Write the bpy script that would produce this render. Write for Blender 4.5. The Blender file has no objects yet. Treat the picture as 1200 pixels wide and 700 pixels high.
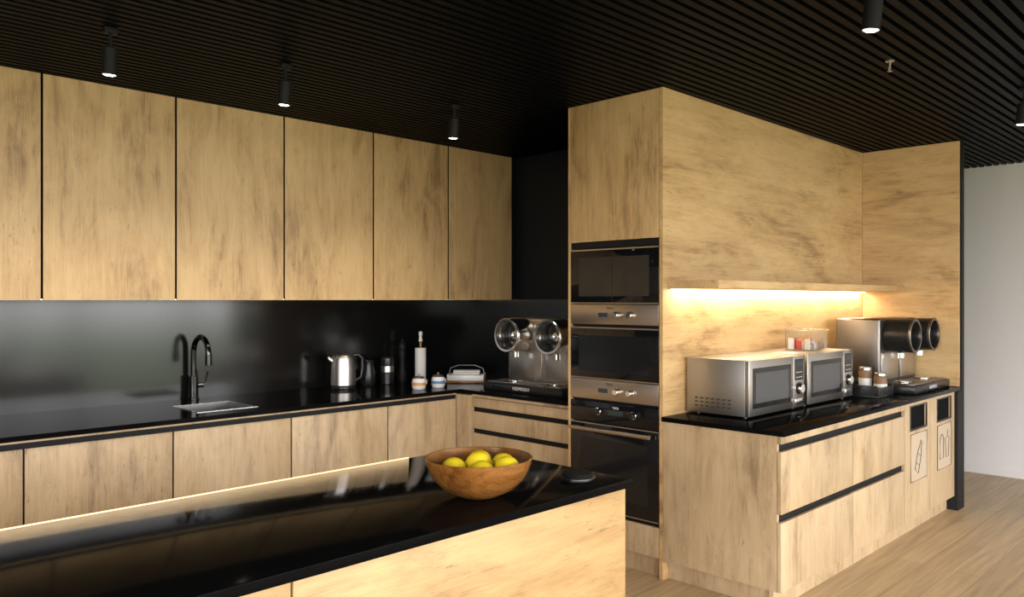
import bpy, bmesh, math, random
from mathutils import Vector, Matrix
random.seed(3)
scene = bpy.context.scene
COL = scene.collection
try:
    scene.view_settings.view_transform = 'Standard'
except Exception:
    pass

# ------------------------------------------------------------------ materials
def new_mat(name):
    m = bpy.data.materials.new(name); m.use_nodes = True
    nt = m.node_tree; b = nt.nodes['Principled BSDF']
    return m, nt, b

def plain(name, col, rough=0.5, metal=0.0, emis=None, estr=0, noise=0.06, scale=30, trans=0, ior=1.45, bump=0.0, spec=0.5, stretch=None, alpha=1):
    m, nt, b = new_mat(name)
    tc = nt.nodes.new('ShaderNodeTexCoord'); mp = nt.nodes.new('ShaderNodeMapping')
    if stretch: mp.inputs['Scale'].default_value = stretch
    n = nt.nodes.new('ShaderNodeTexNoise'); n.inputs['Scale'].default_value = scale; n.inputs['Detail'].default_value = 3
    nt.links.new(tc.outputs['Object'], mp.inputs['Vector']); nt.links.new(mp.outputs['Vector'], n.inputs['Vector'])
    mr = nt.nodes.new('ShaderNodeMapRange')
    mr.inputs['To Min'].default_value = max(0, rough - noise/2); mr.inputs['To Max'].default_value = min(1, rough + noise/2)
    nt.links.new(n.outputs['Fac'], mr.inputs['Value']); nt.links.new(mr.outputs['Result'], b.inputs['Roughness'])
    b.inputs['Base Color'].default_value = (*col, 1)
    b.inputs['Metallic'].default_value = metal
    b.inputs['IOR'].default_value = ior
    b.inputs['Specular IOR Level'].default_value = spec
    b.inputs['Transmission Weight'].default_value = trans
    b.inputs['Alpha'].default_value = alpha
    if emis:
        b.inputs['Emission Color'].default_value = (*emis, 1); b.inputs['Emission Strength'].default_value = estr
    if bump:
        bp = nt.nodes.new('ShaderNodeBump'); bp.inputs['Strength'].default_value = bump; bp.inputs['Distance'].default_value = 0.002
        nt.links.new(n.outputs['Fac'], bp.inputs['Height']); nt.links.new(bp.outputs['Normal'], b.inputs['Normal'])
    return m

def wood(name, axis='Z', light=(0.66,0.445,0.215), mid=(0.54,0.345,0.155), dark=(0.29,0.172,0.073), rough=0.45, across=1.0):
    m, nt, b = new_mat(name)
    N = nt.nodes.new; L = nt.links.new
    tc = N('ShaderNodeTexCoord'); oi = N('ShaderNodeObjectInfo')
    mul = N('ShaderNodeMath'); mul.operation = 'MULTIPLY'; mul.inputs[1].default_value = 57.0
    L(oi.outputs['Random'], mul.inputs[0])
    add = N('ShaderNodeVectorMath'); add.operation = 'ADD'
    L(tc.outputs['Object'], add.inputs[0]); L(mul.outputs[0], add.inputs[1])
    def mapped(a, l):
        mp = N('ShaderNodeMapping')
        a *= across
        mp.inputs['Scale'].default_value = {'Z': (a, a, l), 'X': (l, a, a), 'Y': (a, l, a)}[axis]
        L(add.outputs[0], mp.inputs['Vector']); return mp.outputs['Vector']
    def noise(a, l, detail, dist=0.0, r=0.5):
        n = N('ShaderNodeTexNoise'); n.inputs['Scale'].default_value = 1
        n.inputs['Detail'].default_value = detail; n.inputs['Distortion'].default_value = dist
        n.inputs['Roughness'].default_value = r
        L(mapped(a, l), n.inputs['Vector']); return n.outputs['Fac']
    large = noise(3.4, 1.0, 7, 1.0, 0.62)
    midn = noise(30, 1.6, 5, 0.5, 0.66)
    fine = noise(180, 6.0, 3, 0.1, 0.7)
    blot = noise(9, 3.0, 7, 0.9, 0.72)
    def mad(x, k, y=None):
        mm = N('ShaderNodeMath'); mm.operation = 'MULTIPLY_ADD'; L(x, mm.inputs[0]); mm.inputs[1].default_value = k
        if y is None: mm.inputs[2].default_value = 0
        else: L(y, mm.inputs[2])
        return mm.outputs[0]
    s = mad(large, 0.42); s = mad(midn, 0.17, s); s = mad(fine, 0.16, s); s = mad(blot, 0.25, s)
    cr = N('ShaderNodeValToRGB'); L(s, cr.inputs['Fac'])
    e = cr.color_ramp.elements
    e[0].position = 0.39; e[0].color = (*dark, 1)
    e[1].position = 0.565; e[1].color = (*light, 1)
    e2 = e.new(0.47); e2.color = (*mid, 1)
    # cracks
    ck = noise(60, 7.5, 4, 1.2, 0.8)
    ck2 = noise(3.2, 2.0, 3, 0.5, 0.6)
    m1 = N('ShaderNodeMapRange'); m1.inputs['From Min'].default_value = 0.59; m1.inputs['From Max'].default_value = 0.665
    L(ck, m1.inputs['Value'])
    m2 = N('ShaderNodeMapRange'); m2.inputs['From Min'].default_value = 0.45; m2.inputs['From Max'].default_value = 0.57
    L(ck2, m2.inputs['Value'])
    mm = N('ShaderNodeMath'); mm.operation = 'MULTIPLY'; L(m1.outputs[0], mm.inputs[0]); L(m2.outputs[0], mm.inputs[1])
    mm2 = N('ShaderNodeMath'); mm2.operation = 'MULTIPLY'; L(mm.outputs[0], mm2.inputs[0]); mm2.inputs[1].default_value = 0.6
    mx = N('ShaderNodeMix'); mx.data_type = 'RGBA'
    L(mm2.outputs[0], mx.inputs['Factor']); L(cr.outputs['Color'], mx.inputs['A'])
    mx.inputs['B'].default_value = (dark[0]*0.45, dark[1]*0.45, dark[2]*0.45, 1)
    L(mx.outputs['Result'], b.inputs['Base Color'])
    b.inputs['Roughness'].default_value = rough
    bp = N('ShaderNodeBump'); bp.inputs['Strength'].default_value = 0.2; bp.inputs['Distance'].default_value = 0.002
    L(fine, bp.inputs['Height']); L(bp.outputs['Normal'], b.inputs['Normal'])
    return m

M = {}
M['woodV'] = wood('oak_vertical', 'Z')
M['woodX'] = wood('oak_horizontal_x', 'X')
M['woodY'] = wood('oak_horizontal_y', 'Y')
M['woodIsl'] = wood('oak_island', 'X', light=(0.55,0.355,0.155), mid=(0.43,0.265,0.108), dark=(0.22,0.125,0.048))
M['woodLow'] = wood('oak_base_units', 'Z', light=(0.56,0.415,0.25), mid=(0.455,0.325,0.185), dark=(0.26,0.175,0.095))
M['worktop'] = plain('black_polished_stone', (0.004,0.004,0.004), 0.10, noise=0.03, ior=1.08)
M['splash'] = plain('black_glossy_splashback', (0.006,0.006,0.006), 0.15, noise=0.03, ior=1.5)
M['blackmat'] = plain('black_matte', (0.008,0.008,0.009), 0.6, spec=0.3)
M['edge'] = plain('black_gap_shade', (0.004,0.004,0.004), 0.8, spec=0.1)  # this black also stands in for the shade in the door seams
M['slat'] = plain('black_ceiling_slat', (0.0028,0.0035,0.0048), 0.46, ior=1.14)
M['void'] = plain('black_ceiling_void', (0.0003,0.0003,0.0003), 0.9, ior=1.02)
M['blackwall'] = plain('black_wall_paint', (0.006,0.0075,0.010), 0.5, spec=0.3)
M['blackplastic'] = plain('black_plastic', (0.012,0.012,0.012), 0.28)
M['steel'] = plain('brushed_steel', (0.54,0.51,0.48), 0.34, 1.0, noise=0.12, scale=60, stretch=(1,1,25))
M['steelB'] = plain('brushed_steel_casing', (0.42,0.40,0.375), 0.40, 1.0, noise=0.12, scale=60, stretch=(1,1,25))
M['steelH'] = plain('brushed_steel_trim', (0.52,0.45,0.385), 0.34, 1.0, noise=0.10, scale=60, stretch=(1,1,30))
M['steeldark'] = plain('dark_steel', (0.22,0.20,0.185), 0.36, 1.0)
M['drum'] = plain('polished_steel_drum', (0.70,0.68,0.66), 0.20, 1.0, noise=0.03)
M['sinksteel'] = plain('satin_sink_steel', (0.28,0.275,0.265), 0.32, 1.0, noise=0.05)
M['chrome'] = plain('chrome', (0.85,0.84,0.82), 0.09, 1.0, noise=0.02)
M['tap'] = plain('black_chrome', (0.07,0.07,0.072), 0.14, 1.0, noise=0.02)
M['glassblack'] = plain('black_oven_glass', (0.006,0.006,0.007), 0.05, noise=0.01)
M['window'] = plain('microwave_window', (0.06,0.062,0.065), 0.16)
M['ovenpane'] = plain('oven_inner_pane', (0.012,0.012,0.013), 0.07)
M['white'] = plain('white_ceramic', (0.74,0.73,0.70), 0.3)
M['paper'] = plain('white_paper', (0.70,0.68,0.64), 0.85, bump=0.2)
M['wallwhite'] = plain('light_grey_wall', (0.67,0.645,0.625), 0.6)
M['lens'] = plain('lamp_lens', (1,1,1), 0.4, emis=(1.0,0.86,0.62), estr=14)
M['ledc'] = plain('warm_led', (1,0.9,0.7), 0.5, emis=(1.0,0.74,0.44), estr=4)
M['ledi'] = plain('warm_led_soft', (1,0.9,0.7), 0.5, emis=(1.0,0.56,0.17), estr=1.7)
M['ledw'] = plain('warm_led_bright', (1,0.9,0.7), 0.5, emis=(1.0,0.84,0.56), estr=7)
M['lemon'] = plain('lemon_skin', (0.88,0.66,0.02), 0.40, bump=0.35, scale=90)
M['bowlwood'] = wood('acacia_wood', 'X', light=(0.29,0.128,0.032), mid=(0.19,0.075,0.017), dark=(0.08,0.026,0.007), rough=0.13, across=1.4)
M['blue'] = plain('blue_label', (0.10,0.20,0.38), 0.5)
M['orange'] = plain('orange_label', (0.65,0.30,0.08), 0.5)
M['red'] = plain('red_sachet', (0.50,0.06,0.05), 0.45)
M['brown'] = plain('brown_paper', (0.20,0.11,0.055), 0.5)
M['acrylic'] = plain('clear_acrylic', (0.95,0.97,0.97), 0.03, trans=1.0, ior=1.3, noise=0.0, alpha=0.5)
M['icon'] = plain('dark_print', (0.05,0.035,0.025), 0.6)
M['sticker'] = plain('pale_sticker', (0.52,0.42,0.30), 0.5)
M['print'] = plain('light_print', (0.7,0.7,0.68), 0.5)
M['display'] = plain('display_screen', (0.01,0.012,0.012), 0.15, emis=(0.35,0.7,0.75), estr=0.03)
M['lawn'] = plain('grass', (0.10,0.145,0.06), 0.9, scale=3)

def floor_mat():
    m, nt, b = new_mat('oak_plank_floor'); N = nt.nodes.new; L = nt.links.new
    tc = N('ShaderNodeTexCoord')
    br = N('ShaderNodeTexBrick'); br.offset = 0.37
    br.inputs['Scale'].default_value = 1.0
    br.inputs['Brick Width'].default_value = 1.5; br.inputs['Row Height'].default_value = 0.14
    br.inputs['Mortar Size'].default_value = 0.0014; br.inputs['Bias'].default_value = 0
    br.inputs['Color1'].default_value = (0.48,0.335,0.185,1); br.inputs['Color2'].default_value = (0.57,0.405,0.23,1)
    br.inputs['Mortar'].default_value = (0.25,0.16,0.085,1)
    L(tc.outputs['Object'], br.inputs['Vector'])
    mp = N('ShaderNodeMapping'); mp.inputs['Scale'].default_value = (1.2, 22, 1); L(tc.outputs['Object'], mp.inputs['Vector'])
    n = N('ShaderNodeTexNoise'); n.inputs['Scale'].default_value = 1.6; n.inputs['Detail'].default_value = 6; n.inputs['Distortion'].default_value = 0.5
    L(mp.outputs['Vector'], n.inputs['Vector'])
    mr = N('ShaderNodeMapRange'); mr.inputs['To Min'].default_value = 0.80; mr.inputs['To Max'].default_value = 1.18
    mr.inputs['From Min'].default_value = 0.3; mr.inputs['From Max'].default_value = 0.7
    L(n.outputs['Fac'], mr.inputs['Value'])
    mx = N('ShaderNodeVectorMath'); mx.operation = 'SCALE'
    L(br.outputs['Color'], mx.inputs[0]); L(mr.outputs['Result'], mx.inputs['Scale'])
    L(mx.outputs[0], b.inputs['Base Color']); b.inputs['Roughness'].default_value = 0.42
    return m
M['floor'] = floor_mat()

# ------------------------------------------------------------------ builder
class B:
    """collects primitives (in the thing's local space) into one mesh part"""
    def __init__(s): s.bm = bmesh.new(); s.mats = []; s.cur = 0
    def mat(s, key):
        if key not in s.mats: s.mats.append(key)
        s.cur = s.mats.index(key); return s
    def box(s, lo, hi, bevel=0.0, seg=2):
        lo = Vector(lo); hi = Vector(hi); c = (lo+hi)/2; d = hi-lo
        t = bmesh.new()
        bmesh.ops.create_cube(t, size=1.0, matrix=Matrix.Translation(c) @ Matrix.Diagonal((abs(d.x), abs(d.y), abs(d.z), 1)))
        if bevel: bmesh.ops.bevel(t, geom=list(t.edges), offset=bevel, segments=seg, affect='EDGES', profile=0.5)
        return s._merge(t, smooth=False)
    def _merge(s, t, mtx=None, smooth=True):
        if mtx is not None: bmesh.ops.transform(t, matrix=mtx, verts=t.verts)
        vm = {v: s.bm.verts.new(v.co) for v in t.verts}
        for f in t.faces:
            try: nf = s.bm.faces.new([vm[v] for v in f.verts])
            except ValueError: continue
            nf.material_index = s.cur; nf.smooth = smooth
        t.free(); return s
    def lathe(s, prof, c=(0,0,0), axis='Z', seg=40, mtx=None):
        t = bmesh.new(); rings = []
        for r, z in prof:
            if r < 1e-6: rings.append([t.verts.new((0,0,z))])
            else: rings.append([t.verts.new((r*math.cos(2*math.pi*i/seg), r*math.sin(2*math.pi*i/seg), z)) for i in range(seg)])
        for a, b in zip(rings[:-1], rings[1:]):
            for i in range(seg):
                j = (i+1) % seg
                if len(a) == 1 and len(b) == 1: continue
                if len(a) == 1: t.faces.new((a[0], b[j], b[i]))
                elif len(b) == 1: t.faces.new((a[i], a[j], b[0]))
                else: t.faces.new((a[i], a[j], b[j], b[i]))
        bmesh.ops.recalc_face_normals(t, faces=t.faces)
        R = Matrix.Identity(4)
        if axis == 'X': R = Matrix.Rotation(math.pi/2, 4, 'Y')
        if axis == 'Y': R = Matrix.Rotation(math.pi/2, 4, 'X')    # +z -> -y
        if mtx is not None: R = mtx @ R
        return s._merge(t, Matrix.Translation(Vector(c)) @ R)
    def cyl(s, c, r, h, axis='Z', seg=32, bevel=0.0, r2=None, mtx=None):
        r2 = r if r2 is None else r2
        b = min(bevel, h/2.01)
        if b: prof = [(0,0),(r-b,0),(r,b),(r2,h-b),(r2-b,h),(0,h)]
        else: prof = [(0,0),(r,0),(r2,h),(0,h)]
        return s.lathe(prof, c, axis, seg, mtx)
    def tube(s, pts, r, seg=12, closed=False):
        pts = [Vector(p) for p in pts]; n = len(pts); t = bmesh.new(); rings = []; up = None
        for i, p in enumerate(pts):
            if closed: tan = (pts[(i+1) % n]-pts[i-1]).normalized()
            else: tan = (pts[min(i+1,n-1)]-pts[max(i-1,0)]).normalized()
            if up is None:
                up = Vector((0,0,1)) if abs(tan.z) < 0.9 else Vector((1,0,0))
            up = (up - tan*up.dot(tan)).normalized(); sd = tan.cross(up)
            rr = r[i] if isinstance(r, (list, tuple)) else r
            rings.append([t.verts.new(p + up*rr*math.cos(2*math.pi*k/seg) + sd*rr*math.sin(2*math.pi*k/seg)) for k in range(seg)])
        m = n if closed else n-1
        for i in range(m):
            a = rings[i]; b = rings[(i+1) % n]
            for k in range(seg):
                l = (k+1) % seg; t.faces.new((a[k], a[l], b[l], b[k]))
        if not closed: t.faces.new(rings[0]); t.faces.new(rings[-1])
        bmesh.ops.recalc_face_normals(t, faces=t.faces)
        return s._merge(t)
    def text(s, txt, c, size, mtx, extrude=0.0006):
        cu = bpy.data.curves.new('t', 'FONT'); cu.body = txt; cu.size = size; cu.extrude = extrude
        cu.align_x = 'CENTER'; cu.align_y = 'CENTER'
        o = bpy.data.objects.new('t', cu); COL.objects.link(o); bpy.context.view_layer.update()
        me = bpy.data.meshes.new_from_object(o.evaluated_get(bpy.context.evaluated_depsgraph_get()))
        t = bmesh.new(); t.from_mesh(me)
        s._merge(t, Matrix.Translation(Vector(c)) @ mtx, smooth=False)
        bpy.data.objects.remove(o); bpy.data.curves.remove(cu); bpy.data.meshes.remove(me)
        return s
    def obj(s, name, parent=None, label=None, angle=35):
        vs = [v.co for v in s.bm.verts]
        lo = Vector([min(v[i] for v in vs) for i in range(3)]); hi = Vector([max(v[i] for v in vs) for i in range(3)])
        c = Vector(((lo.x+hi.x)/2, (lo.y+hi.y)/2, lo.z))
        bmesh.ops.translate(s.bm, verts=s.bm.verts, vec=-c)
        me = bpy.data.meshes.new(name); s.bm.to_mesh(me); s.bm.free()
        for k in s.mats: me.materials.append(M[k])
        try: me.set_sharp_from_angle(angle=math.radians(angle))
        except Exception: pass
        o = bpy.data.objects.new(name, me); COL.objects.link(o)
        off = Vector((0,0,0))
        if parent is not None:
            o.parent = parent; off = Vector(parent.get('_c', (0,0,0)))
        o.location = c - off
        o['_c'] = tuple(c)
        if label: o['label'] = label
        return o

def front(): return Matrix.Rotation(math.pi/2, 4, 'X')      # text facing -Y

def thing(name, label, cat, loc=(0,0,0), rz=0.0, group=None):
    e = bpy.data.objects.new(name, None); e.empty_display_size = 0.05; COL.objects.link(e)
    e.location = loc; e.rotation_euler = (0,0,rz); e['label'] = label; e['category'] = cat
    if group: e['group'] = group
    return e

def single(b, name, label, cat, loc=None, group=None):
    o = b.obj(name); o['label'] = label; o['category'] = cat
    if group: o['group'] = group
    return o

def structure(b, name):
    o = b.obj(name); o['kind'] = 'structure'; return o

def wbox(e, name, lo, hi, mat, bevel=0, parent=None, label=None):
    """part given in world coordinates for an unrotated thing"""
    L = Vector(e.location)
    return B().mat(mat).box(Vector(lo)-L, Vector(hi)-L, bevel).obj(name, parent or e, label)

# ------------------------------------------------------------------ dimensions
ZT = 0.845      # worktop top
ZC = 2.55       # ceiling slats underside
YW = 4.80; XB = 4.38
# ------------------------------------------------------------------ shell
structure(B().mat('floor').box((-3.1,-3.1,-0.05),(7.5,4.9,0.0)), 'floor')
b = B().mat('void').box((-3.1,-3.1,2.60),(7.5,4.9,2.70)).mat('slat')
y = -3.0
while y < 4.78:
    b.box((-3.0,y,ZC),(7.4,y+0.032,2.60)); y += 0.054
structure(b, 'ceiling')
structure(B().mat('blackwall').box((-3.1,YW,0),(7.5,4.9,2.60)), 'wall_north')
structure(B().mat('blackwall').box((XB,2.352,0),(6.0,YW,2.549)), 'wall_middle')
structure(B().mat('wallwhite').box((7.4,-3.1,0),(7.5,YW,2.60)), 'wall_east')
structure(B().mat('wallwhite').box((7.392,-3.0,0.006),(7.4,YW,0.05)), 'baseboard_east')
b = B().mat('wallwhite').box((-3.1,1.9,0),(-3.0,YW,2.60)).box((-3.1,-3.1,0),(-3.0,-2.4,2.60))
structure(b, 'wall_west')
b = B().mat('blackmat')
for yy in (-2.4,-1.0,0.4,1.8): b.box((-3.08,yy,0.0),(-3.02,yy+0.08,2.549))
b.box((-3.08,-2.4,0.0),(-3.02,1.88,0.08)).box((-3.08,-2.4,2.47),(-3.02,1.88,2.599))
structure(b, 'added_window_west')  # unseen window, added to light the west-facing fronts
b = B().mat('wallwhite').box((-3.1,-3.1,0),(-2.6,-3.0,2.60)).box((6.3,-3.1,0),(7.4,-3.0,2.60))
structure(b, 'wall_south')
b = B().mat('blackmat')
for xx in (-2.6,-0.8,1.0,2.75,3.6,5.2,6.2): b.box((xx,-3.08,0),(xx+0.10,-3.0,2.549))
b.box((-2.6,-3.08,0),(6.3,-3.0,0.08)).box((-2.6,-3.08,2.47),(6.3,-3.0,2.599))
structure(b, 'window_1')
lawn = B().mat('lawn').box((-40,-40,-0.12),(45,45,-0.06)).obj('lawn')
lawn['kind'] = 'stuff'; lawn['label'] = 'green grass lawn outside the tall windows'; lawn['category'] = 'lawn'

# ------------------------------------------------------------------ wall cabinets
xs = [-0.195,0.45,1.095,1.74,2.385,3.03,3.675,4.32]
for a, c in zip(xs[:-1], xs[1:]):
    e = thing('wall_cabinet', 'tall oak-veneer wall cabinet with flat handleless door', 'cabinet', ((a+c)/2,4.5,1.447), group='oak wall cabinets above black splashback')
    wbox(e, 'body', (a,4.333,1.452),(c,YW-0.001,2.548), 'edge')
    h2 = (c-a)/2-0.0055
    B().mat('woodV').box((-h2,-0.18,0.0),(h2,-0.1780,1.10)).mat('edge').box((-h2+0.0003,-0.1779,0.0005),(h2-0.0003,-0.1675,1.0995)).obj('door', e)  # black backing layer paints seam shade onto the door sides
    wbox(e, 'led_strip', (a,4.765,1.4465),(c,4.780,1.4515), 'ledc', label='glowing warm LED strip')
e = single(B().mat('blackmat').box((4.321,4.33,1.452),(4.379,YW-0.001,2.548)), 'filler_panel', 'black filler panel beside the wall cabinets', 'panel')

# ------------------------------------------------------------------ base cabinets wall A
xb = [-0.37,0.29,0.95,1.61,2.27,2.935,3.50]
for a, c in zip(xb[:-1], xb[1:]):
    e = thing('base_cabinet', 'oak base cabinet with handleless door under black worktop', 'cabinet', ((a+c)/2,4.4,0), group='oak base cabinets under long worktop')
    if abs(a-1.61) < 1e-6:
        bb = B().mat('blackmat').box((a-e.location.x,-0.359,0.1),(c-e.location.x,0.398,0.60)).box((a-e.location.x,-0.359,0.6),(c-e.location.x,-0.31,0.82)).obj('body', e)
    else: wbox(e, 'body', (a,4.041,0.1),(c,YW-0.002,0.82), 'blackmat')
    wbox(e, 'door', (a+0.0045,4.03,0.10),(c-0.0045,4.0405,0.781), 'woodLow', 0.001)
    wbox(e, 'rail', (a,4.03,0.809),(c,4.0405,0.820), 'woodLow')
    wbox(e, 'plinth', (a,4.025,0.0),(c,4.04,0.099), 'blackmat')

# wall B drawer cabinet
e = thing('drawer_cabinet', 'oak drawer cabinet with black finger channels beside ovens', 'cabinet', (3.95,3.45,0))
wbox(e, 'body', (3.562,2.98,0.1),(4.375,3.92,0.82), 'blackmat')
wbox(e, 'rail', (3.54,2.982,0.800),(3.56,3.915,0.818), 'woodLow')
wbox(e, 'drawer', (3.54,2.982,0.735),(3.56,3.915,0.796), 'woodLow', 0.001)
wbox(e, 'drawer', (3.54,2.982,0.592),(3.56,3.915,0.703), 'woodLow', 0.001)
wbox(e, 'drawer', (3.54,2.982,0.10),(3.56,3.915,0.560), 'woodLow', 0.001)
wbox(e, 'filler_panel', (3.505,3.918,0.10),(3.56,4.05,0.812), 'woodLow')
wbox(e, 'plinth', (3.60,2.98,0.0),(3.62,4.05,0.099), 'blackmat')

# L shaped worktop with sink cutout
b = B().mat('worktop')
sx0,sx1,sy0,sy1 = 1.79,2.13,4.16,4.51
z0 = 0.821
b.box((-0.38,4.01,z0),(sx0,4.788,ZT)).box((sx1,4.01,z0),(3.52,4.788,ZT)).box((sx0,4.01,z0),(sx1,sy0,ZT)).box((sx0,sy1,z0),(sx1,4.788,ZT))
b.box((3.52,2.978,z0),(4.368,4.788,ZT))
single(b, 'worktop', 'polished black stone L-shaped kitchen worktop with sink cutout', 'worktop')
b = B().mat('splash')
for a,c in ((-0.38,2.3843),(2.3857,3.6743),(3.6757,4.379)): b.box((a,4.789,ZT),(c,4.799,1.446))
single(b, 'splashback', 'glossy black panel splashback behind long worktop', 'splashback')
single(B().mat('splash').box((4.369,2.978,ZT),(4.379,4.788,1.45)), 'splashback', 'glossy black panel splashback behind espresso machine', 'splashback')

# sink
e = thing('sink', 'stainless steel sink with thin rim in black worktop', 'sink', ((sx0+sx1)/2,(sy0+sy1)/2,0))
t = 0.006
hx, hy = (sx1-sx0)/2-0.003, (sy1-sy0)/2-0.003
zb = 0.66; zt = 0.8455
bb = B().mat('sinksteel')
bb.box((-hx,-hy,zb),(hx,hy,zb+t)).box((-hx,-hy,zb),(-hx+t,hy,zt)).box((hx-t,-hy,zb),(hx,hy,zt)).box((-hx,-hy,zb),(hx,-hy+t,zt)).box((-hx,hy-t,zb),(hx,hy,zt))
bb.obj('basin', e)
o = 0.006; i_ = 0.003
B().mat('drum').box((-hx-o,-hy-o,0.8456),(hx+o,-hy+i_,0.8470)).box((-hx-o,hy-i_,0.8456),(hx+o,hy+o,0.8470)).box((-hx-o,-hy+i_,0.8456),(-hx+i_,hy-i_,0.8470)).box((hx-i_,-hy+i_,0.8456),(hx+o,hy-i_,0.8470)).obj('rim', e)
B().mat('chrome').lathe([(0,zb+t+0.001),(0.028,zb+t+0.001),(0.04,zb+t+0.006),(0.045,zb+t+0.001)],(0,0,0)).obj('drain', e)

# faucet
e = thing('faucet', 'black chrome gooseneck kitchen faucet with side lever behind sink', 'faucet', (2.01,4.73,ZT))
B().mat('tap').cyl((0,0,0),0.033,0.012,bevel=0.003).cyl((0,0,0.012),0.028,0.13,bevel=0.003).obj('body', e)
pts = [(0,0,0.12),(0,0,0.2),(0,0,0.290)]
for i in range(1,13):
    a = math.pi*i/12; pts.append((0.012*i/12,-0.09+0.09*math.cos(a),0.290+0.09*math.sin(a)))
pts.append((0.012,-0.182,0.27))
B().mat('tap').tube(pts,0.0165,16).cyl((0.012,-0.182,0.215),0.0195,0.065,bevel=0.002).obj('spout', e)
B().mat('tap').cyl((0.018,0,0.085),0.015,0.045,axis='X',bevel=0.002).tube([(0.05,0,0.085),(0.066,-0.01,0.11),(0.078,-0.02,0.165)],0.007).obj('lever', e)

# ------------------------------------------------------------------ tall oven cabinet
e = thing('oven_tower', 'tall oak cabinet housing built-in ovens', 'cabinet', (3.9,2.66,0))
wbox(e, 'body', (3.90,2.353,0.1),(4.375,2.955,2.548), 'blackmat')
wbox(e, 'side_panel', (3.432,2.957,0.0),(4.375,2.975,2.548), 'woodV')
wbox(e, 'door', (3.43,2.354,1.772),(3.45,2.955,2.547), 'woodV', 0.0012)
wbox(e, 'top_box', (3.452,2.354,1.775),(3.899,2.955,2.545), 'blackmat')
wbox(e, 'trim_frame', (3.436,2.354,1.735),(3.899,2.955,1.768), 'blackmat')
wbox(e, 'shelf', (3.445,2.354,0.886),(3.899,2.955,0.892), 'blackmat')
wbox(e, 'shelf', (3.445,2.354,1.301),(3.899,2.955,1.309), 'blackmat')
wbox(e, 'drawer', (3.43,2.354,0.105),(3.45,2.955,0.262), 'woodLow', 0.001)
wbox(e, 'drawer_box', (3.452,2.354,0.1),(3.899,2.955,0.278), 'blackmat')
wbox(e, 'plinth', (3.46,2.354,0),(3.48,2.955,0.099), 'woodLow')

def built_in(z0, z1, kind, label):
    h = z1-z0; W = 0.2985
    e = thing('built_in_oven' if kind == 'oven' else ('built_in_microwave' if kind == 'mw' else 'built_in_steam_oven'), label, 'oven', (3.655,2.6545,z0), -math.pi/2)
    B().mat('blackmat').box((-W,-0.20,0.001),(W,0.24,h-0.001)).obj('body', e)
    if kind != 'oven':
        cp = 0.112
        d = B().mat('glassblack').box((-W,-0.226,cp+0.004),(W,-0.201,h-0.004),0.002).obj('door', e)
        B().mat('steelH').box((-W,-0.2285,h-0.012),(W,-0.2262,h-0.004)).obj('trim', d, 'thin steel trim')
        B().mat('steelH').box((-W,-0.2285,cp+0.004),(W,-0.2262,cp+0.010)).obj('trim', d, 'thin steel trim')
        B().mat('ovenpane').box((-0.24,-0.2266,cp+0.045),(0.24,-0.2261,h-0.05)).obj('glass_pane', d)
        c = B().mat('steelH').box((-W,-0.226,0.002),(W,-0.201,cp),0.002).obj('control_panel', e, 'brushed steel control panel')
        for x in (0.035,0.125):
            B().mat('steelH').cyl((x,-0.226,0.055),0.021,0.008,axis='Y',bevel=0.002).mat('chrome').cyl((x,-0.234,0.055),0.017,0.022,axis='Y',bevel=0.003).mat('icon').box((x-0.001,-0.2565,0.058),(x+0.001,-0.256,0.070)).obj('knob', c)
        B().mat('display').box((-0.10,-0.2268,0.042),(-0.035,-0.2262,0.066)).obj('display', c)
        B().mat('icon').text('TEKA',(-0.02,-0.2265,0.090),0.020,front()).obj('lettering', c)
        if kind == 'mw':
            B().mat('blackplastic').box((-0.003,-0.2275,cp+0.012),(0.0,-0.2262,h-0.014)).obj('seam', d)
    else:
        cp = 0.118
        c = B().mat('glassblack').box((-W,-0.226,h-cp),(W,-0.201,h-0.003),0.002).obj('control_panel', e, 'black control panel')
        for x in (-0.10,0.14):
            B().mat('chrome').cyl((x,-0.226,h-0.055),0.021,0.008,axis='Y',bevel=0.002).mat('blackplastic').cyl((x,-0.234,h-0.055),0.017,0.022,axis='Y',bevel=0.003).obj('knob', c)
        B().mat('display').box((-0.03,-0.2268,h-0.068),(0.07,-0.2262,h-0.042)).obj('display', c)
        B().mat('print').text('TEKA',(0.02,-0.2265,h-0.028),0.018,front()).obj('lettering', c)
        d = B().mat('glassblack').box((-W,-0.226,0.003),(W,-0.201,h-cp-0.006),0.002).obj('door', e)
        B().mat('steelH').box((-W,-0.2285,h-cp-0.012),(W,-0.2262,h-cp-0.006)).obj('trim', d)
        B().mat('steelH').box((-W,-0.2285,0.003),(W,-0.2262,0.009)).obj('trim', d)
        B().mat('ovenpane').box((-0.23,-0.2266,0.08),(0.23,-0.2261,h-cp-0.09)).obj('glass_pane', d)
        zh = h-cp-0.035
        B().mat('steelH').tube([(-0.27,-0.268,zh),(0.27,-0.268,zh)],0.011).tube([(-0.245,-0.226,zh),(-0.245,-0.268,zh)],0.007).tube([(0.245,-0.226,zh),(0.245,-0.268,zh)],0.007).obj('handle', d, 'brushed steel bar handle')
    return e
built_in(1.310,1.733,'mw','built-in black glass microwave with steel control strip')
built_in(0.893,1.300,'steam','compact built-in black glass oven with steel control strip')
built_in(0.281,0.885,'oven','built-in black glass oven with steel bar handle')

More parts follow.
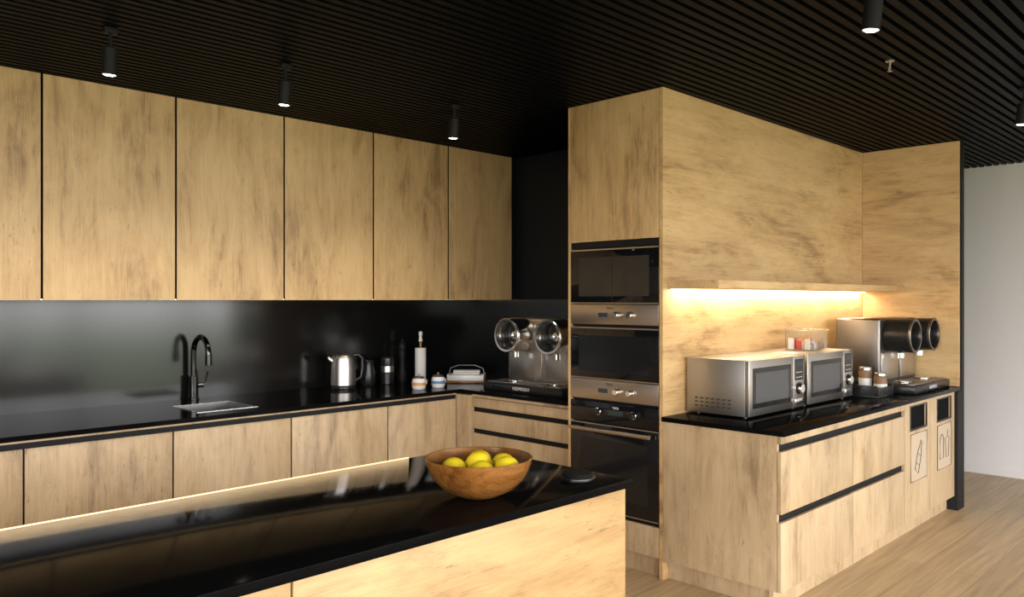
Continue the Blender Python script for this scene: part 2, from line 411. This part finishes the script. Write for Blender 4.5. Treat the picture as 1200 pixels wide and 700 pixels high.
# ------------------------------------------------------------------ niche panels and right counter
single(B().mat('woodX').box((3.43,2.33,0.0),(6.049,2.351,2.548)), 'wall_panel', 'large oak panel with horizontal grain beside ovens', 'wall panel')
e = thing('end_panel', 'tall black end wall clad in oak on the counter side', 'wall panel', (6.08,2.0,0))
wbox(e, 'core', (6.071,1.665,0.0),(6.13,2.40,2.548), 'blackmat')
wbox(e, 'cladding', (6.05,1.675,ZT+0.001),(6.070,2.329,2.548), 'woodY')
wbox(e, 'base', (5.985,1.665,0),(6.070,2.329,0.819), 'blackmat')
e = thing('floating_shelf', 'thin floating oak shelf above the microwaves', 'shelf', (4.76,2.18,1.50))
wbox(e, 'board', (3.47,2.03,1.505),(6.049,2.329,1.546), 'woodX', 0.001)
wbox(e, 'led_strip', (3.50,2.300,1.497),(6.03,2.324,1.504), 'ledw', label='glowing warm LED strip')

single(B().mat('worktop').box((3.415,1.665,z0),(6.049,2.329,ZT),0.0015), 'worktop', 'polished black worktop carrying microwaves and espresso machine', 'worktop')

single(B().mat('woodLow').box((3.43,1.7065,0.10),(3.450,2.328,0.820)), 'end_panel', 'oak side panel closing the counter beside ovens', 'panel')
for a, c in ((3.452,4.25),(4.25,5.02)):
    e = thing('drawer_cabinet', 'oak drawer cabinet with two wide drawers and black channels', 'cabinet', ((a+c)/2,2.0,0), group='oak drawer cabinets under microwave counter')
    wbox(e, 'body', (a,1.707,0.1),(c,2.328,0.82), 'blackmat')
    x0 = 3.43 if a < 3.5 else a+0.0035
    wbox(e, 'rail', (x0,1.685,0.784),(c,1.705,0.820), 'woodLow')
    wbox(e, 'drawer', (x0,1.685,0.460),(c-0.0035,1.705,0.747), 'woodLow', 0.001)
    wbox(e, 'drawer', (x0,1.685,0.10),(c-0.0035,1.705,0.420), 'woodLow', 0.001)
    wbox(e, 'plinth', (a,1.735,0),(c,1.755,0.099), 'woodLow')
single(B().mat('woodLow').box((3.48,1.757,0),(3.50,2.328,0.099)), 'plinth', 'oak plinth under counter side panel', 'plinth')
for k, (a, c, h0, h1) in enumerate(((5.02,5.48,5.12,5.41),(5.48,5.984,5.62,5.90))):
    e = thing('recycling_bin_cabinet', 'oak cabinet with black disposal slot and outlined %s icon' % ('bottle' if k == 0 else 'can and cup'), 'bin', ((a+c)/2,2.0,0))
    ex = e.location.x
    wbox(e, 'body', (a,1.7185,0.1),(c,2.328,0.82), 'blackmat')
    d = B().mat('woodLow')
    yo0, yo1 = 1.685-2.0, 1.705-2.0
    zb0, zb1 = 0.65, 0.790
    d.box((a+0.003-ex,yo0,0.10),(c-0.003-ex,yo1,zb0)).box((a+0.003-ex,yo0,zb1),(c-0.003-ex,yo1,0.82)).box((a+0.003-ex,yo0,zb0),(h0-ex,yo1,zb1)).box((h1-ex,yo0,zb0),(c-0.003-ex,yo1,zb1))
    d = d.obj('door', e)
    B().mat('edge').box((h0-ex,yo0+0.012,zb0),(h1-ex,yo1,zb1)).mat('blackplastic').box((h0-ex,yo0-0.003,zb0-0.008),(h1-ex,yo0+0.004,zb0)).box((h0-ex,yo0-0.003,zb1),(h1-ex,yo0+0.004,zb1+0.008)).box((h0-ex-0.008,yo0-0.003,zb0-0.008),(h0-ex,yo0+0.004,zb1+0.008)).box((h1-ex,yo0-0.003,zb0-0.008),(h1-ex+0.008,yo0+0.004,zb1+0.008)).obj('slot', d, 'black disposal slot')
    f0, f1, g0, g1 = h0-ex, h1-ex, 0.33, 0.62
    yy = yo0-0.002
    r = 0.0018
    ib = B().mat('sticker').box((f0,yo0-0.0018,g0),(f1,yo0-0.0002,g1)).mat('icon').tube([(f0,yy,g0),(f1,yy,g0),(f1,yy,g1),(f0,yy,g1)], 0.0026, 6, closed=True)
    mx_, mz_ = (f0+f1)/2, (g0+g1)/2
    if k == 0:
        sh = [(-0.032,-0.10),(0.032,-0.10),(0.035,-0.02),(0.03,0.03),(0.014,0.065),(0.014,0.10),(-0.014,0.10),(-0.014,0.065),(-0.03,0.03),(-0.035,-0.02)]
        an = -0.45
        def rt(p): return (mx_+p[0]*math.cos(an)-p[1]*math.sin(an), yy, mz_+p[0]*math.sin(an)+p[1]*math.cos(an))
        ib.tube([rt(p) for p in sh], 0.0028, 6, closed=True)
        ib.tube([rt((-0.034,-0.05)),rt((0.034,-0.05))],r,6).tube([rt((-0.034,0.01)),rt((0.034,0.01))],r,6)
    else:
        ib.tube([(mx_-0.09,yy,mz_-0.08),(mx_-0.02,yy,mz_-0.08),(mx_-0.02,yy,mz_+0.05),(mx_-0.04,yy,mz_+0.08),(mx_-0.07,yy,mz_+0.08),(mx_-0.09,yy,mz_+0.05)],0.0028,6,closed=True)
        ib.tube([(mx_+0.03,yy,mz_-0.08),(mx_+0.08,yy,mz_-0.08),(mx_+0.095,yy,mz_+0.05),(mx_+0.015,yy,mz_+0.05)],0.0028,6,closed=True)
        ib.tube([(mx_+0.055,yy,mz_+0.05),(mx_+0.07,yy,mz_+0.10)],0.0028,6)
    ib.obj('icon_panel', d, 'pale sticker with dark outlined recycling pictogram')
    wbox(e, 'plinth', (a,1.735,0),(c,1.755,0.099), 'woodLow')

# ------------------------------------------------------------------ island
e = thing('kitchen_island', 'long oak kitchen island with polished black top', 'kitchen island', (0.8,2.0,0))
wbox(e, 'body', (-0.6,1.635,0.08),(2.128,2.36,0.817), 'blackmat')
wbox(e, 'worktop', (-0.6,1.59,0.819),(2.165,2.405,ZT), 'worktop', 0.0015, label='polished black stone top')
for a, c in ((-0.6,0.0),(0.0,0.905),(0.910,2.15)):
    wbox(e, 'front_panel', (a+0.0015,1.61,0.05),(c,1.633,0.812), 'woodIsl', 0.001)
wbox(e, 'end_panel', (2.13,1.635,0.05),(2.15,2.38,0.812), 'woodV')
wbox(e, 'back_panel', (-0.6,2.362,0.05),(2.128,2.38,0.812), 'woodV')
wbox(e, 'plinth', (-0.6,1.66,0),(2.10,2.33,0.079), 'blackmat')
wbox(e, 'led_strip', (-0.6,2.4055,0.832),(1.85,2.412,0.8470), 'ledi', label='glowing warm LED strip along the rear edge')

# pop-up socket
e = thing('pop_up_socket', 'round flat black pop-up power socket with chrome ring', 'socket', (2.06,1.745,ZT+0.0005))
B().mat('steeldark').lathe([(0.052,0.0),(0.062,0.0),(0.062,0.002),(0.058,0.004),(0.052,0.004)]).obj('rim', e, 'dark chrome ring')
B().mat('blackmat').cyl((0,0,0.0),0.050,0.008,bevel=0.002).obj('body', e)
B().mat('blackmat').cyl((0,0,0.0082),0.054,0.007,bevel=0.003).obj('cap', e)

# ------------------------------------------------------------------ bowl and lemons
BX, BY = 1.645, 1.79
b = B().mat('bowlwood').lathe([(0,0),(0.055,0),(0.065,0.004),(0.11,0.026),(0.144,0.060),(0.160,0.095),(0.166,0.119),(0.164,0.121),(0.161,0.119),(0.154,0.095),(0.138,0.062),(0.100,0.028),(0.06,0.010),(0,0.008)], (BX,BY,ZT+0.0008), seg=72)
single(b, 'fruit_bowl', 'round turned wooden bowl holding yellow lemons on island', 'bowl')
def lemon(x, y, z, rx, ry, rz, s=1.1):
    r = 0.036*s; h = 0.042*s
    prof = [(0,-h*1.0),(0.006,-h*0.97),(0.010,-h*0.88)]
    for i in range(1,12):
        a = -math.pi/2+math.pi*i/12
        prof.append((max(0.011, r*math.cos(a)), h*0.86*math.sin(a)))
    prof += [(0.009,h*0.92),(0.004,h*0.98),(0,h*0.99)]
    e = thing('lemon', 'ripe yellow lemon in the wooden bowl', 'fruit', (x,y,z), group='yellow lemons in wooden bowl')
    o = B().mat('lemon').lathe(prof, seg=28, mtx=Matrix.Rotation(rz,4,'Z') @ Matrix.Rotation(ry,4,'Y') @ Matrix.Rotation(rx,4,'X')).obj('flesh', e, angle=80)
    o.name = 'skin'
    return e
for (dx,dy,dz,rx,ry,rz) in ((-0.070,0.036,0.084,1.5,0.2,0.3),(0.076,-0.030,0.086,1.4,0.1,1.2),(-0.044,-0.062,0.084,1.5,0.3,2.2),(0.060,0.060,0.086,1.6,0.2,0.9),(0.0,0.0,0.098,1.57,0.1,0.8),(0.030,-0.094,0.092,1.5,0.2,0.2)):
    lemon(BX+dx,BY+dy,ZT+dz,rx,ry,rz)

# ------------------------------------------------------------------ countertop microwaves
def microwave(x0, rz=0.0, label=''):
    W, D, H = 0.31, 0.18, 0.298
    e = thing('microwave', label, 'microwave', (x0+W,2.13,ZT), rz, group='stainless countertop microwaves')
    z0 = 0.012
    body = B().mat('steelB').box((-W,-D+0.022,z0),(W,D,H),0.004).obj('body', e)
    v = B().mat('icon')
    for r in range(3):
        for k in range(7):
            v.box((-W-0.0006,-0.08+0.032*k,0.045+0.020*r),(-W+0.001,-0.08+0.032*k+0.020,0.045+0.020*r+0.009))
    v.obj('vent', body, 'dark ventilation slots')
    door = B().mat('steel').box((-W,-D,z0+0.002),(W-0.135,-D+0.021,H-0.002),0.003).obj('door', e)
    B().mat('glassblack').box((-W+0.035,-D-0.0012,z0+0.040),(W-0.165,-D-0.0002,H-0.042)).obj('frame', door, 'black glass surround')
    B().mat('window').box((-W+0.065,-D-0.0018,z0+0.066),(W-0.195,-D-0.0013,H-0.068)).obj('window', door, 'grey mesh window')
    cp = B().mat('steel').box((W-0.133,-D,z0+0.002),(W,-D+0.021,H-0.002),0.003).obj('control_panel', e)
    B().mat('glassblack').box((W-0.118,-D-0.0012,z0+0.150),(W-0.015,-D-0.0002,H-0.020)).obj('keypad', cp, 'black glass keypad')
    B().mat('display').box((W-0.105,-D-0.0018,H-0.058),(W-0.028,-D-0.0013,H-0.034)).obj('display', cp)
    for r in range(2):
        for k in range(3):
            B().mat('print').box((W-0.102+0.026*k,-D-0.002,z0+0.165+0.027*r),(W-0.086+0.026*k,-D-0.0013,z0+0.1685+0.027*r)).obj('button', cp, 'printed touch button mark')
    B().mat('blackplastic').cyl((W-0.067,-D-0.0005,z0+0.105),0.034,0.006,axis='Y',bevel=0.001).mat('chrome').cyl((W-0.067,-D-0.0067,z0+0.105),0.027,0.016,axis='Y',bevel=0.003).obj('knob', cp, 'round chrome knob')
    B().mat('chrome').box((W-0.115,-D-0.004,z0+0.020),(W-0.018,-D+0.001,z0+0.050),0.0015).obj('release_button', cp)
    for sx in (-0.26,0.26):
        for sy in (-0.13,0.14): B().mat('blackplastic').cyl((sx,sy,0),0.014,z0).obj('foot', e)
    return e
microwave(3.625, 0, 'stainless steel countertop microwave with side vents next to ovens')
microwave(4.29, 0, 'stainless steel countertop microwave carrying clear snack box')

ZM = ZT+0.2985
e = thing('snack_box', 'clear acrylic box of red and white sachets on microwave', 'container', (4.66,2.13,ZM))
w, d_, h, t = 0.115,0.08,0.12,0.005
B().mat('acrylic').box((-w,-d_,0),(w,d_,t)).box((-w,-d_,t),(-w+t,d_,h)).box((w-t,-d_,t),(w,d_,h)).box((-w+t,-d_,t),(w-t,-d_+t,h)).box((-w+t,d_-t,t),(w-t,d_,h)).obj('body', e)
B().mat('acrylic').box((-w-0.004,-d_-0.004,h+0.001),(w+0.004,d_+0.004,h+0.010),0.002).obj('lid', e)
cols = ['red','paper','brown','orange','paper','red','steeldark']
for i in range(33):
    x = -0.095+0.019*(i%11)+random.uniform(-.002,.002); y = -0.050+0.05*(i//11)
    k = random.choice(cols)
    s = thing('sachet', 'small paper sachet standing inside the clear box', 'sachet', (4.66+x,2.13+y,ZM+t+0.001), random.uniform(-0.3,0.3), group='sachets in the clear box')
    B().mat(k).box((-0.003,-0.017,0),(0.003,0.017,random.uniform(0.03,0.068)),0.0015).obj('packet', s)

# ------------------------------------------------------------------ espresso machine
def espresso(loc, rz, label, steel='steel', side='drum', rim='drum'):
    e = thing('espresso_machine', label, 'coffee machine', loc, rz, group='twin-head steel espresso machines')
    base = B().mat('blackplastic').box((-0.35,-0.27,0.0),(0.35,0.25,0.050),0.006).obj('base', e, 'black base')
    B().mat('print').text('NESPRESSO',(0.0,-0.2705,0.025),0.030,front()).obj('lettering', base, 'light lettering')
    g = B().mat('steeldark').box((-0.33,-0.255,0.051),(0.33,-0.03,0.056))
    g.mat('chrome')
    for i in range(26): g.box((-0.323+0.025*i,-0.25,0.056),(-0.315+0.025*i,-0.035,0.060))
    g.obj('drip_tray', e, 'chrome drip grid')
    body = B().mat(steel).box((-0.34,-0.05,0.051),(0.34,0.24,0.478),0.014,3).obj('body', e)
    B().mat('steel').box((-0.32,-0.056,0.075),(-0.02,-0.0502,0.255),0.002).obj('front_plate', body)
    B().mat('steel').box((0.02,-0.056,0.075),(0.32,-0.0502,0.255),0.002).obj('front_plate', body)
    B().mat('steel').box((-0.045,-0.08,0.30),(0.045,-0.0505,0.455),0.008).obj('centre_console', body)
    B().mat('blackplastic').box((-0.034,-0.084,0.40),(0.034,-0.0805,0.44),0.001).obj('keypad', body)
    for sx in (-0.185,0.185):
        hd = B().mat(side).lathe([(0,0),(0.104,0),(0.110,0.006),(0.110,0.155),(0.106,0.160),(0.096,0.160),(0.094,0.155),(0.094,0.060),(0,0.060)],(sx,-0.0505,0.366),'Y',56).obj('brew_head', e, 'open round brew drum')
        B().mat(rim).lathe([(0.0945,0.0),(0.1115,0.0),(0.113,0.004),(0.113,0.010),(0.109,0.013),(0.096,0.012),(0.0945,0.0)],(sx,-0.211,0.366),'Y',56).obj('rim', hd, 'chrome rim')
        B().mat('blackplastic').lathe([(0.0,0.020),(0.050,0.019),(0.080,0.014),(0.092,0.004),(0.092,0.0),(0,0)],(sx,-0.112,0.366),'Y',56).obj('cap', hd, 'recessed black face')
        B().mat('drum').lathe([(0.0,0.016),(0.020,0.015),(0.028,0.010),(0.030,0.0),(0,0)],(sx,-0.1325,0.366),'Y',40).obj('button', hd, 'polished round button')
        B().mat('chrome').cyl((sx,-0.13,0.215),0.022,0.040,bevel=0.003).obj('nozzle', e)
        B().mat('chrome').cyl((sx,-0.14,0.061),0.055,0.006,bevel=0.002).obj('cup_stand', e)
    return e
espresso((3.90,3.55,ZT), -math.pi/2, 'stainless twin-head espresso machine on dark worktop beside ovens')
espresso((5.69,2.00,ZT), 0, 'dark steel twin-head espresso machine beside oak end panel', 'steeldark', 'blackplastic', 'steeldark')

# ------------------------------------------------------------------ capsule tray + jars
e = thing('capsule_organizer', 'low black capsule organizer tray between microwave and espresso machine', 'organizer', (5.10,1.93,ZT))
B().mat('blackplastic').box((-0.13,-0.11,0),(0.13,0.11,0.012),0.003).box((-0.13,-0.11,0.012),(0.13,-0.102,0.06)).box((-0.13,0.102,0.012),(0.13,0.11,0.10)).box((-0.13,-0.102,0.012),(-0.122,0.102,0.075)).box((0.122,-0.102,0.012),(0.13,0.102,0.075)).obj('tray', e)
B().mat('blackplastic').box((-0.004,-0.10,0.012),(0.004,0.10,0.055)).obj('divider', e)
for i,(x,y) in enumerate(((-0.085,-0.06),(-0.04,-0.055),(-0.08,0.0),(-0.035,0.01),(-0.075,0.06))):
    s = thing('coffee_capsule', 'small metallic coffee capsule in black tray', 'capsule', (5.10+x,1.93+y,ZT+0.0125), group='coffee capsules in tray')
    B().mat(['brown','steeldark','red','steeldark','brown'][i]).lathe([(0,0.028),(0.008,0.028),(0.012,0.022),(0.016,0.003),(0.018,0.002),(0.018,0),(0,0)]).obj('shell', s)
for i,(x,y,hh) in enumerate(((0.05,-0.05,0.12),(0.055,0.045,0.15))):
    s = thing('coffee_jar', 'dark brown coffee jar with steel lid in tray', 'jar', (5.10+x+0.02,1.93+y,ZT+0.0125), group='dark lidded coffee jars')
    B().mat('brown').lathe([(0,0),(0.036,0),(0.039,0.006),(0.039,hh-0.02),(0.034,hh-0.012),(0,hh-0.012)]).obj('body', s)
    B().mat('white').lathe([(0.0392,0.03),(0.0396,0.03),(0.0396,hh-0.060),(0.0392,hh-0.060)]).obj('label', s, 'white label')
    B().mat('steel').cyl((0,0,hh-0.0118),0.036,0.022,bevel=0.003).obj('lid', s)

# ------------------------------------------------------------------ items on long worktop
e = thing('kettle', 'brushed steel electric kettle with black handle', 'kettle', (2.98,4.60,ZT), math.radians(-20))
B().mat('blackplastic').cyl((0,0,0),0.080,0.018,bevel=0.004).obj('base', e)
B().mat('steel').lathe([(0,0.019),(0.078,0.019),(0.084,0.026),(0.084,0.06),(0.081,0.14),(0.077,0.205),(0.074,0.216),(0,0.216)],seg=48).tube([(-0.060,0,0.185),(-0.090,0,0.198),(-0.104,0,0.214)],[0.026,0.017,0.010]).obj('body', e)
B().mat('steel').lathe([(0,0.236),(0.045,0.234),(0.070,0.226),(0.074,0.217),(0,0.217)],seg=48).mat('blackplastic').lathe([(0,0.252),(0.012,0.25),(0.014,0.24),(0.010,0.236),(0,0.236)]).obj('lid', e)
B().mat('blackplastic').tube([(0.065,0,0.222),(0.10,0,0.228),(0.128,0,0.205),(0.132,0,0.14),(0.122,0,0.075),(0.085,0,0.050)],[0.012,0.013,0.013,0.012,0.011,0.010]).obj('handle', e)

e = thing('milk_jug', 'black jug with arched handle behind the kettle', 'jug', (3.20,4.63,ZT), math.radians(30))
B().mat('blackplastic').lathe([(0,0),(0.045,0),(0.052,0.02),(0.050,0.09),(0.038,0.15),(0.042,0.175),(0.038,0.175),(0.034,0.15),(0.0,0.145)]).obj('body', e)
B().mat('blackplastic').tube([(-0.036,0,0.165),(-0.075,0,0.20),(-0.10,0,0.16),(-0.095,0,0.09),(-0.05,0,0.05)],0.008).obj('handle', e)

e = thing('canister', 'black cylindrical lidded canister with steel band', 'canister', (3.36,4.62,ZT))
B().mat('blackplastic').cyl((0,0,0),0.045,0.085,bevel=0.004).obj('base', e)
B().mat('steel').cyl((0,0,0.0855),0.0455,0.045,bevel=0.001).obj('band', e)
B().mat('blackplastic').lathe([(0.0,0.131),(0.044,0.131),(0.046,0.15),(0.044,0.185),(0.036,0.195),(0,0.197)]).obj('lid', e)

e = thing('pepper_mill', 'slim dark wooden pepper mill beside kitchen roll', 'mill', (3.55,4.70,ZT))
B().mat('blackmat').lathe([(0,0),(0.032,0),(0.034,0.008),(0.032,0.05),(0.022,0.10),(0.020,0.15),(0.026,0.20),(0.026,0.225),(0,0.226)]).obj('body', e)
B().mat('blackmat').lathe([(0,0.2265),(0.022,0.227),(0.028,0.245),(0.028,0.265),(0.018,0.290),(0.008,0.297),(0.010,0.310),(0,0.315)]).obj('head', e)

e = thing('paper_towel_holder', 'white kitchen roll on upright wooden holder', 'paper towel', (3.66,4.62,ZT))
B().mat('bowlwood').cyl((0,0,0),0.056,0.014,bevel=0.003).obj('base', e)
B().mat('paper').lathe([(0.018,0.016),(0.040,0.016),(0.041,0.02),(0.041,0.241),(0.040,0.245),(0.018,0.245),(0.018,0.016)]).obj('roll', e)
B().mat('brown').lathe([(0.0125,0.0155),(0.0178,0.0155),(0.0178,0.246),(0.0125,0.246),(0.0125,0.0155)]).obj('core', e, 'cardboard core tube')
B().mat('bowlwood').cyl((0,0,0.0145),0.010,0.28).mat('white').lathe([(0,0.37),(0.012,0.365),(0.016,0.35),(0.010,0.33),(0.014,0.30),(0.018,0.294),(0,0.294)]).obj('post', e)

for (x,y,lab,lm) in ((3.325,4.215,'small white lidded sugar jar with thin orange band','orange'),(3.49,4.21,'small white lidded sugar jar with thin blue band','blue')):
    e = thing('sugar_jar', lab, 'jar', (x,y,ZT), group='white lidded jars')
    B().mat('white').lathe([(0,0),(0.040,0),(0.046,0.012),(0.048,0.040),(0.043,0.064),(0.038,0.072),(0,0.072)]).obj('body', e)
    B().mat(lm).lathe([(0.0478,0.026),(0.0486,0.032),(0.0490,0.040),(0.0480,0.046),(0.046,0.046),(0.046,0.026)]).obj('label', e, 'coloured band')
    B().mat('steel').lathe([(0,0.102),(0.008,0.100),(0.010,0.093),(0.006,0.088),(0.030,0.084),(0.040,0.074),(0,0.073)]).obj('lid', e)
    B().mat('white').tube([(0.043,0,0.056),(0.064,0,0.053),(0.066,0,0.033),(0.046,0,0.022)],0.005).obj('handle', e)

e = thing('bread_basket', 'white shallow basket piled with folded white napkins', 'basket', (3.86,4.33,ZT), math.radians(-50))
b = B().mat('bowlwood').box((-0.15,-0.085,0),(0.15,0.085,0.012),0.004); b.obj('tray', e, 'pale wooden tray')
B().mat('white').box((-0.135,-0.07,0.013),(0.135,0.07,0.02),0.003).box((-0.135,-0.07,0.013),(-0.128,0.07,0.060),0.003).box((0.128,-0.07,0.013),(0.135,0.07,0.060),0.003).box((-0.135,-0.07,0.013),(0.135,-0.063,0.055),0.003).box((-0.135,0.063,0.013),(0.135,0.07,0.055),0.003).obj('basket', e)
B().mat('steeldark').tube([(-0.13,0,0.055),(-0.12,0,0.10),(-0.06,0,0.122),(0.06,0,0.122),(0.12,0,0.10),(0.13,0,0.055)],0.004).obj('handle', e)
for i in range(4):
    s = thing('napkin', 'folded white paper napkin piled in the basket', 'napkin', (3.86,4.33,ZT+0.0215+0.0165*i), math.radians(-50+6*(i-1.5)), group='napkins in the basket')
    B().mat('paper').box((-0.098,-0.042,0),(0.098,0.042,0.016),0.006).obj('fold', s)

# ------------------------------------------------------------------ ceiling spotlights
def spot(x, y, power=45, tilt=0.0):
    e = thing('ceiling_spotlight', 'black cylindrical spotlight on a thin stem with glowing lens', 'spotlight', (x,y,ZC), group='black cylindrical ceiling spotlights')
    B().mat('blackmat').box((-0.026,-0.018,-0.022),(0.026,0.018,-0.0005),0.003).obj('base', e)
    B().mat('blackmat').cyl((0,0,-0.075),0.007,0.054).box((-0.010,-0.005,-0.092),(0.010,0.005,-0.072)).obj('stem', e)
    ta = math.radians(6)
    R = Matrix.Rotation(ta, 4, 'X')
    piv = Vector((0,0,-0.080))
    hb = B().mat('blackmat').lathe([(0,0),(0.026,0),(0.030,-0.004),(0.030,-0.110),(0.027,-0.110),(0.027,-0.104),(0,-0.104)],tuple(piv),seg=32,mtx=R).obj('housing', e)
    B().mat('lens').lathe([(0,-0.114),(0.018,-0.112),(0.0265,-0.1055),(0,-0.1055)],tuple(piv),seg=24,mtx=R).obj('lens', e)
    l = bpy.data.lights.new('lamp', 'SPOT'); l.energy = power; l.color = (1.0,0.88,0.72); l.spot_size = math.radians(120); l.spot_blend = 1.0; l.shadow_soft_size = 0.03
    lo = bpy.data.objects.new('lamp', l); COL.objects.link(lo); lo.parent = e; lo.location = piv + R @ Vector((0,0,-0.145)); lo.rotation_euler = (tilt,0,0)
for x, yy in ((0.1,3.40),(1.11,3.41),(1.86,3.36),(2.92,3.38)): spot(x, yy, 28, math.radians(12))
for x, p in ((-1.2,14),(0.8,7),(2.75,14),(4.79,16)): spot(x, 1.02, p, math.radians(15))
e = thing('sprinkler', 'small steel fire sprinkler on black slatted ceiling', 'sprinkler', (3.80,1.34,ZC))
B().mat('steel').cyl((0,0,-0.0055),0.020,0.0055,bevel=0.001).cyl((0,0,-0.03),0.006,0.024).obj('body', e)
B().mat('steel').tube([(0.006,0,-0.022),(0.012,0,-0.034),(0.004,0,-0.048)],0.002).tube([(-0.006,0,-0.022),(-0.012,0,-0.034),(-0.004,0,-0.048)],0.002).cyl((0,0,-0.051),0.012,0.003).obj('deflector', e)

# ------------------------------------------------------------------ lights
def area(name, loc, rot, sx, sy, power, col, portal=False):
    l = bpy.data.lights.new(name, 'AREA'); l.shape = 'RECTANGLE'; l.size = sx; l.size_y = sy; l.energy = power; l.color = col
    if portal: l.cycles.is_portal = True
    o = bpy.data.objects.new(name, l); COL.objects.link(o); o.location = loc; o.rotation_euler = rot
    return o
area('window_portal', (1.85,-3.0,1.27), (math.radians(90),0,0), 8.9, 2.5, 1, (1,1,1), True)
area('window_portal', (-3.0,-0.3,1.27), (math.radians(90),0,math.radians(-90)), 4.2, 2.5, 1, (1,1,1), True)  # portal of the added west window
area('shelf_led_light', (4.76,2.28,1.494), (math.radians(18),0,0), 2.5, 0.02, 9, (1.0,0.83,0.56))

w = bpy.data.worlds.new('World'); scene.world = w; w.use_nodes = True
nt = w.node_tree; bg = nt.nodes['Background']
bg.inputs['Color'].default_value = (1.0,0.98,0.98,1); bg.inputs['Strength'].default_value = 11.0

# ------------------------------------------------------------------ camera
cam = bpy.data.cameras.new('camera'); co = bpy.data.objects.new('camera', cam); COL.objects.link(co)
cam.sensor_width = 36; cam.lens = 925/1200*36; cam.shift_y = 1/1200; cam.clip_start = 0.05
co.location = (0,0,1.45); co.rotation_euler = (math.radians(90),0,math.radians(-45))
scene.camera = co
for o in bpy.data.objects:
    if '_c' in o: del o['_c']
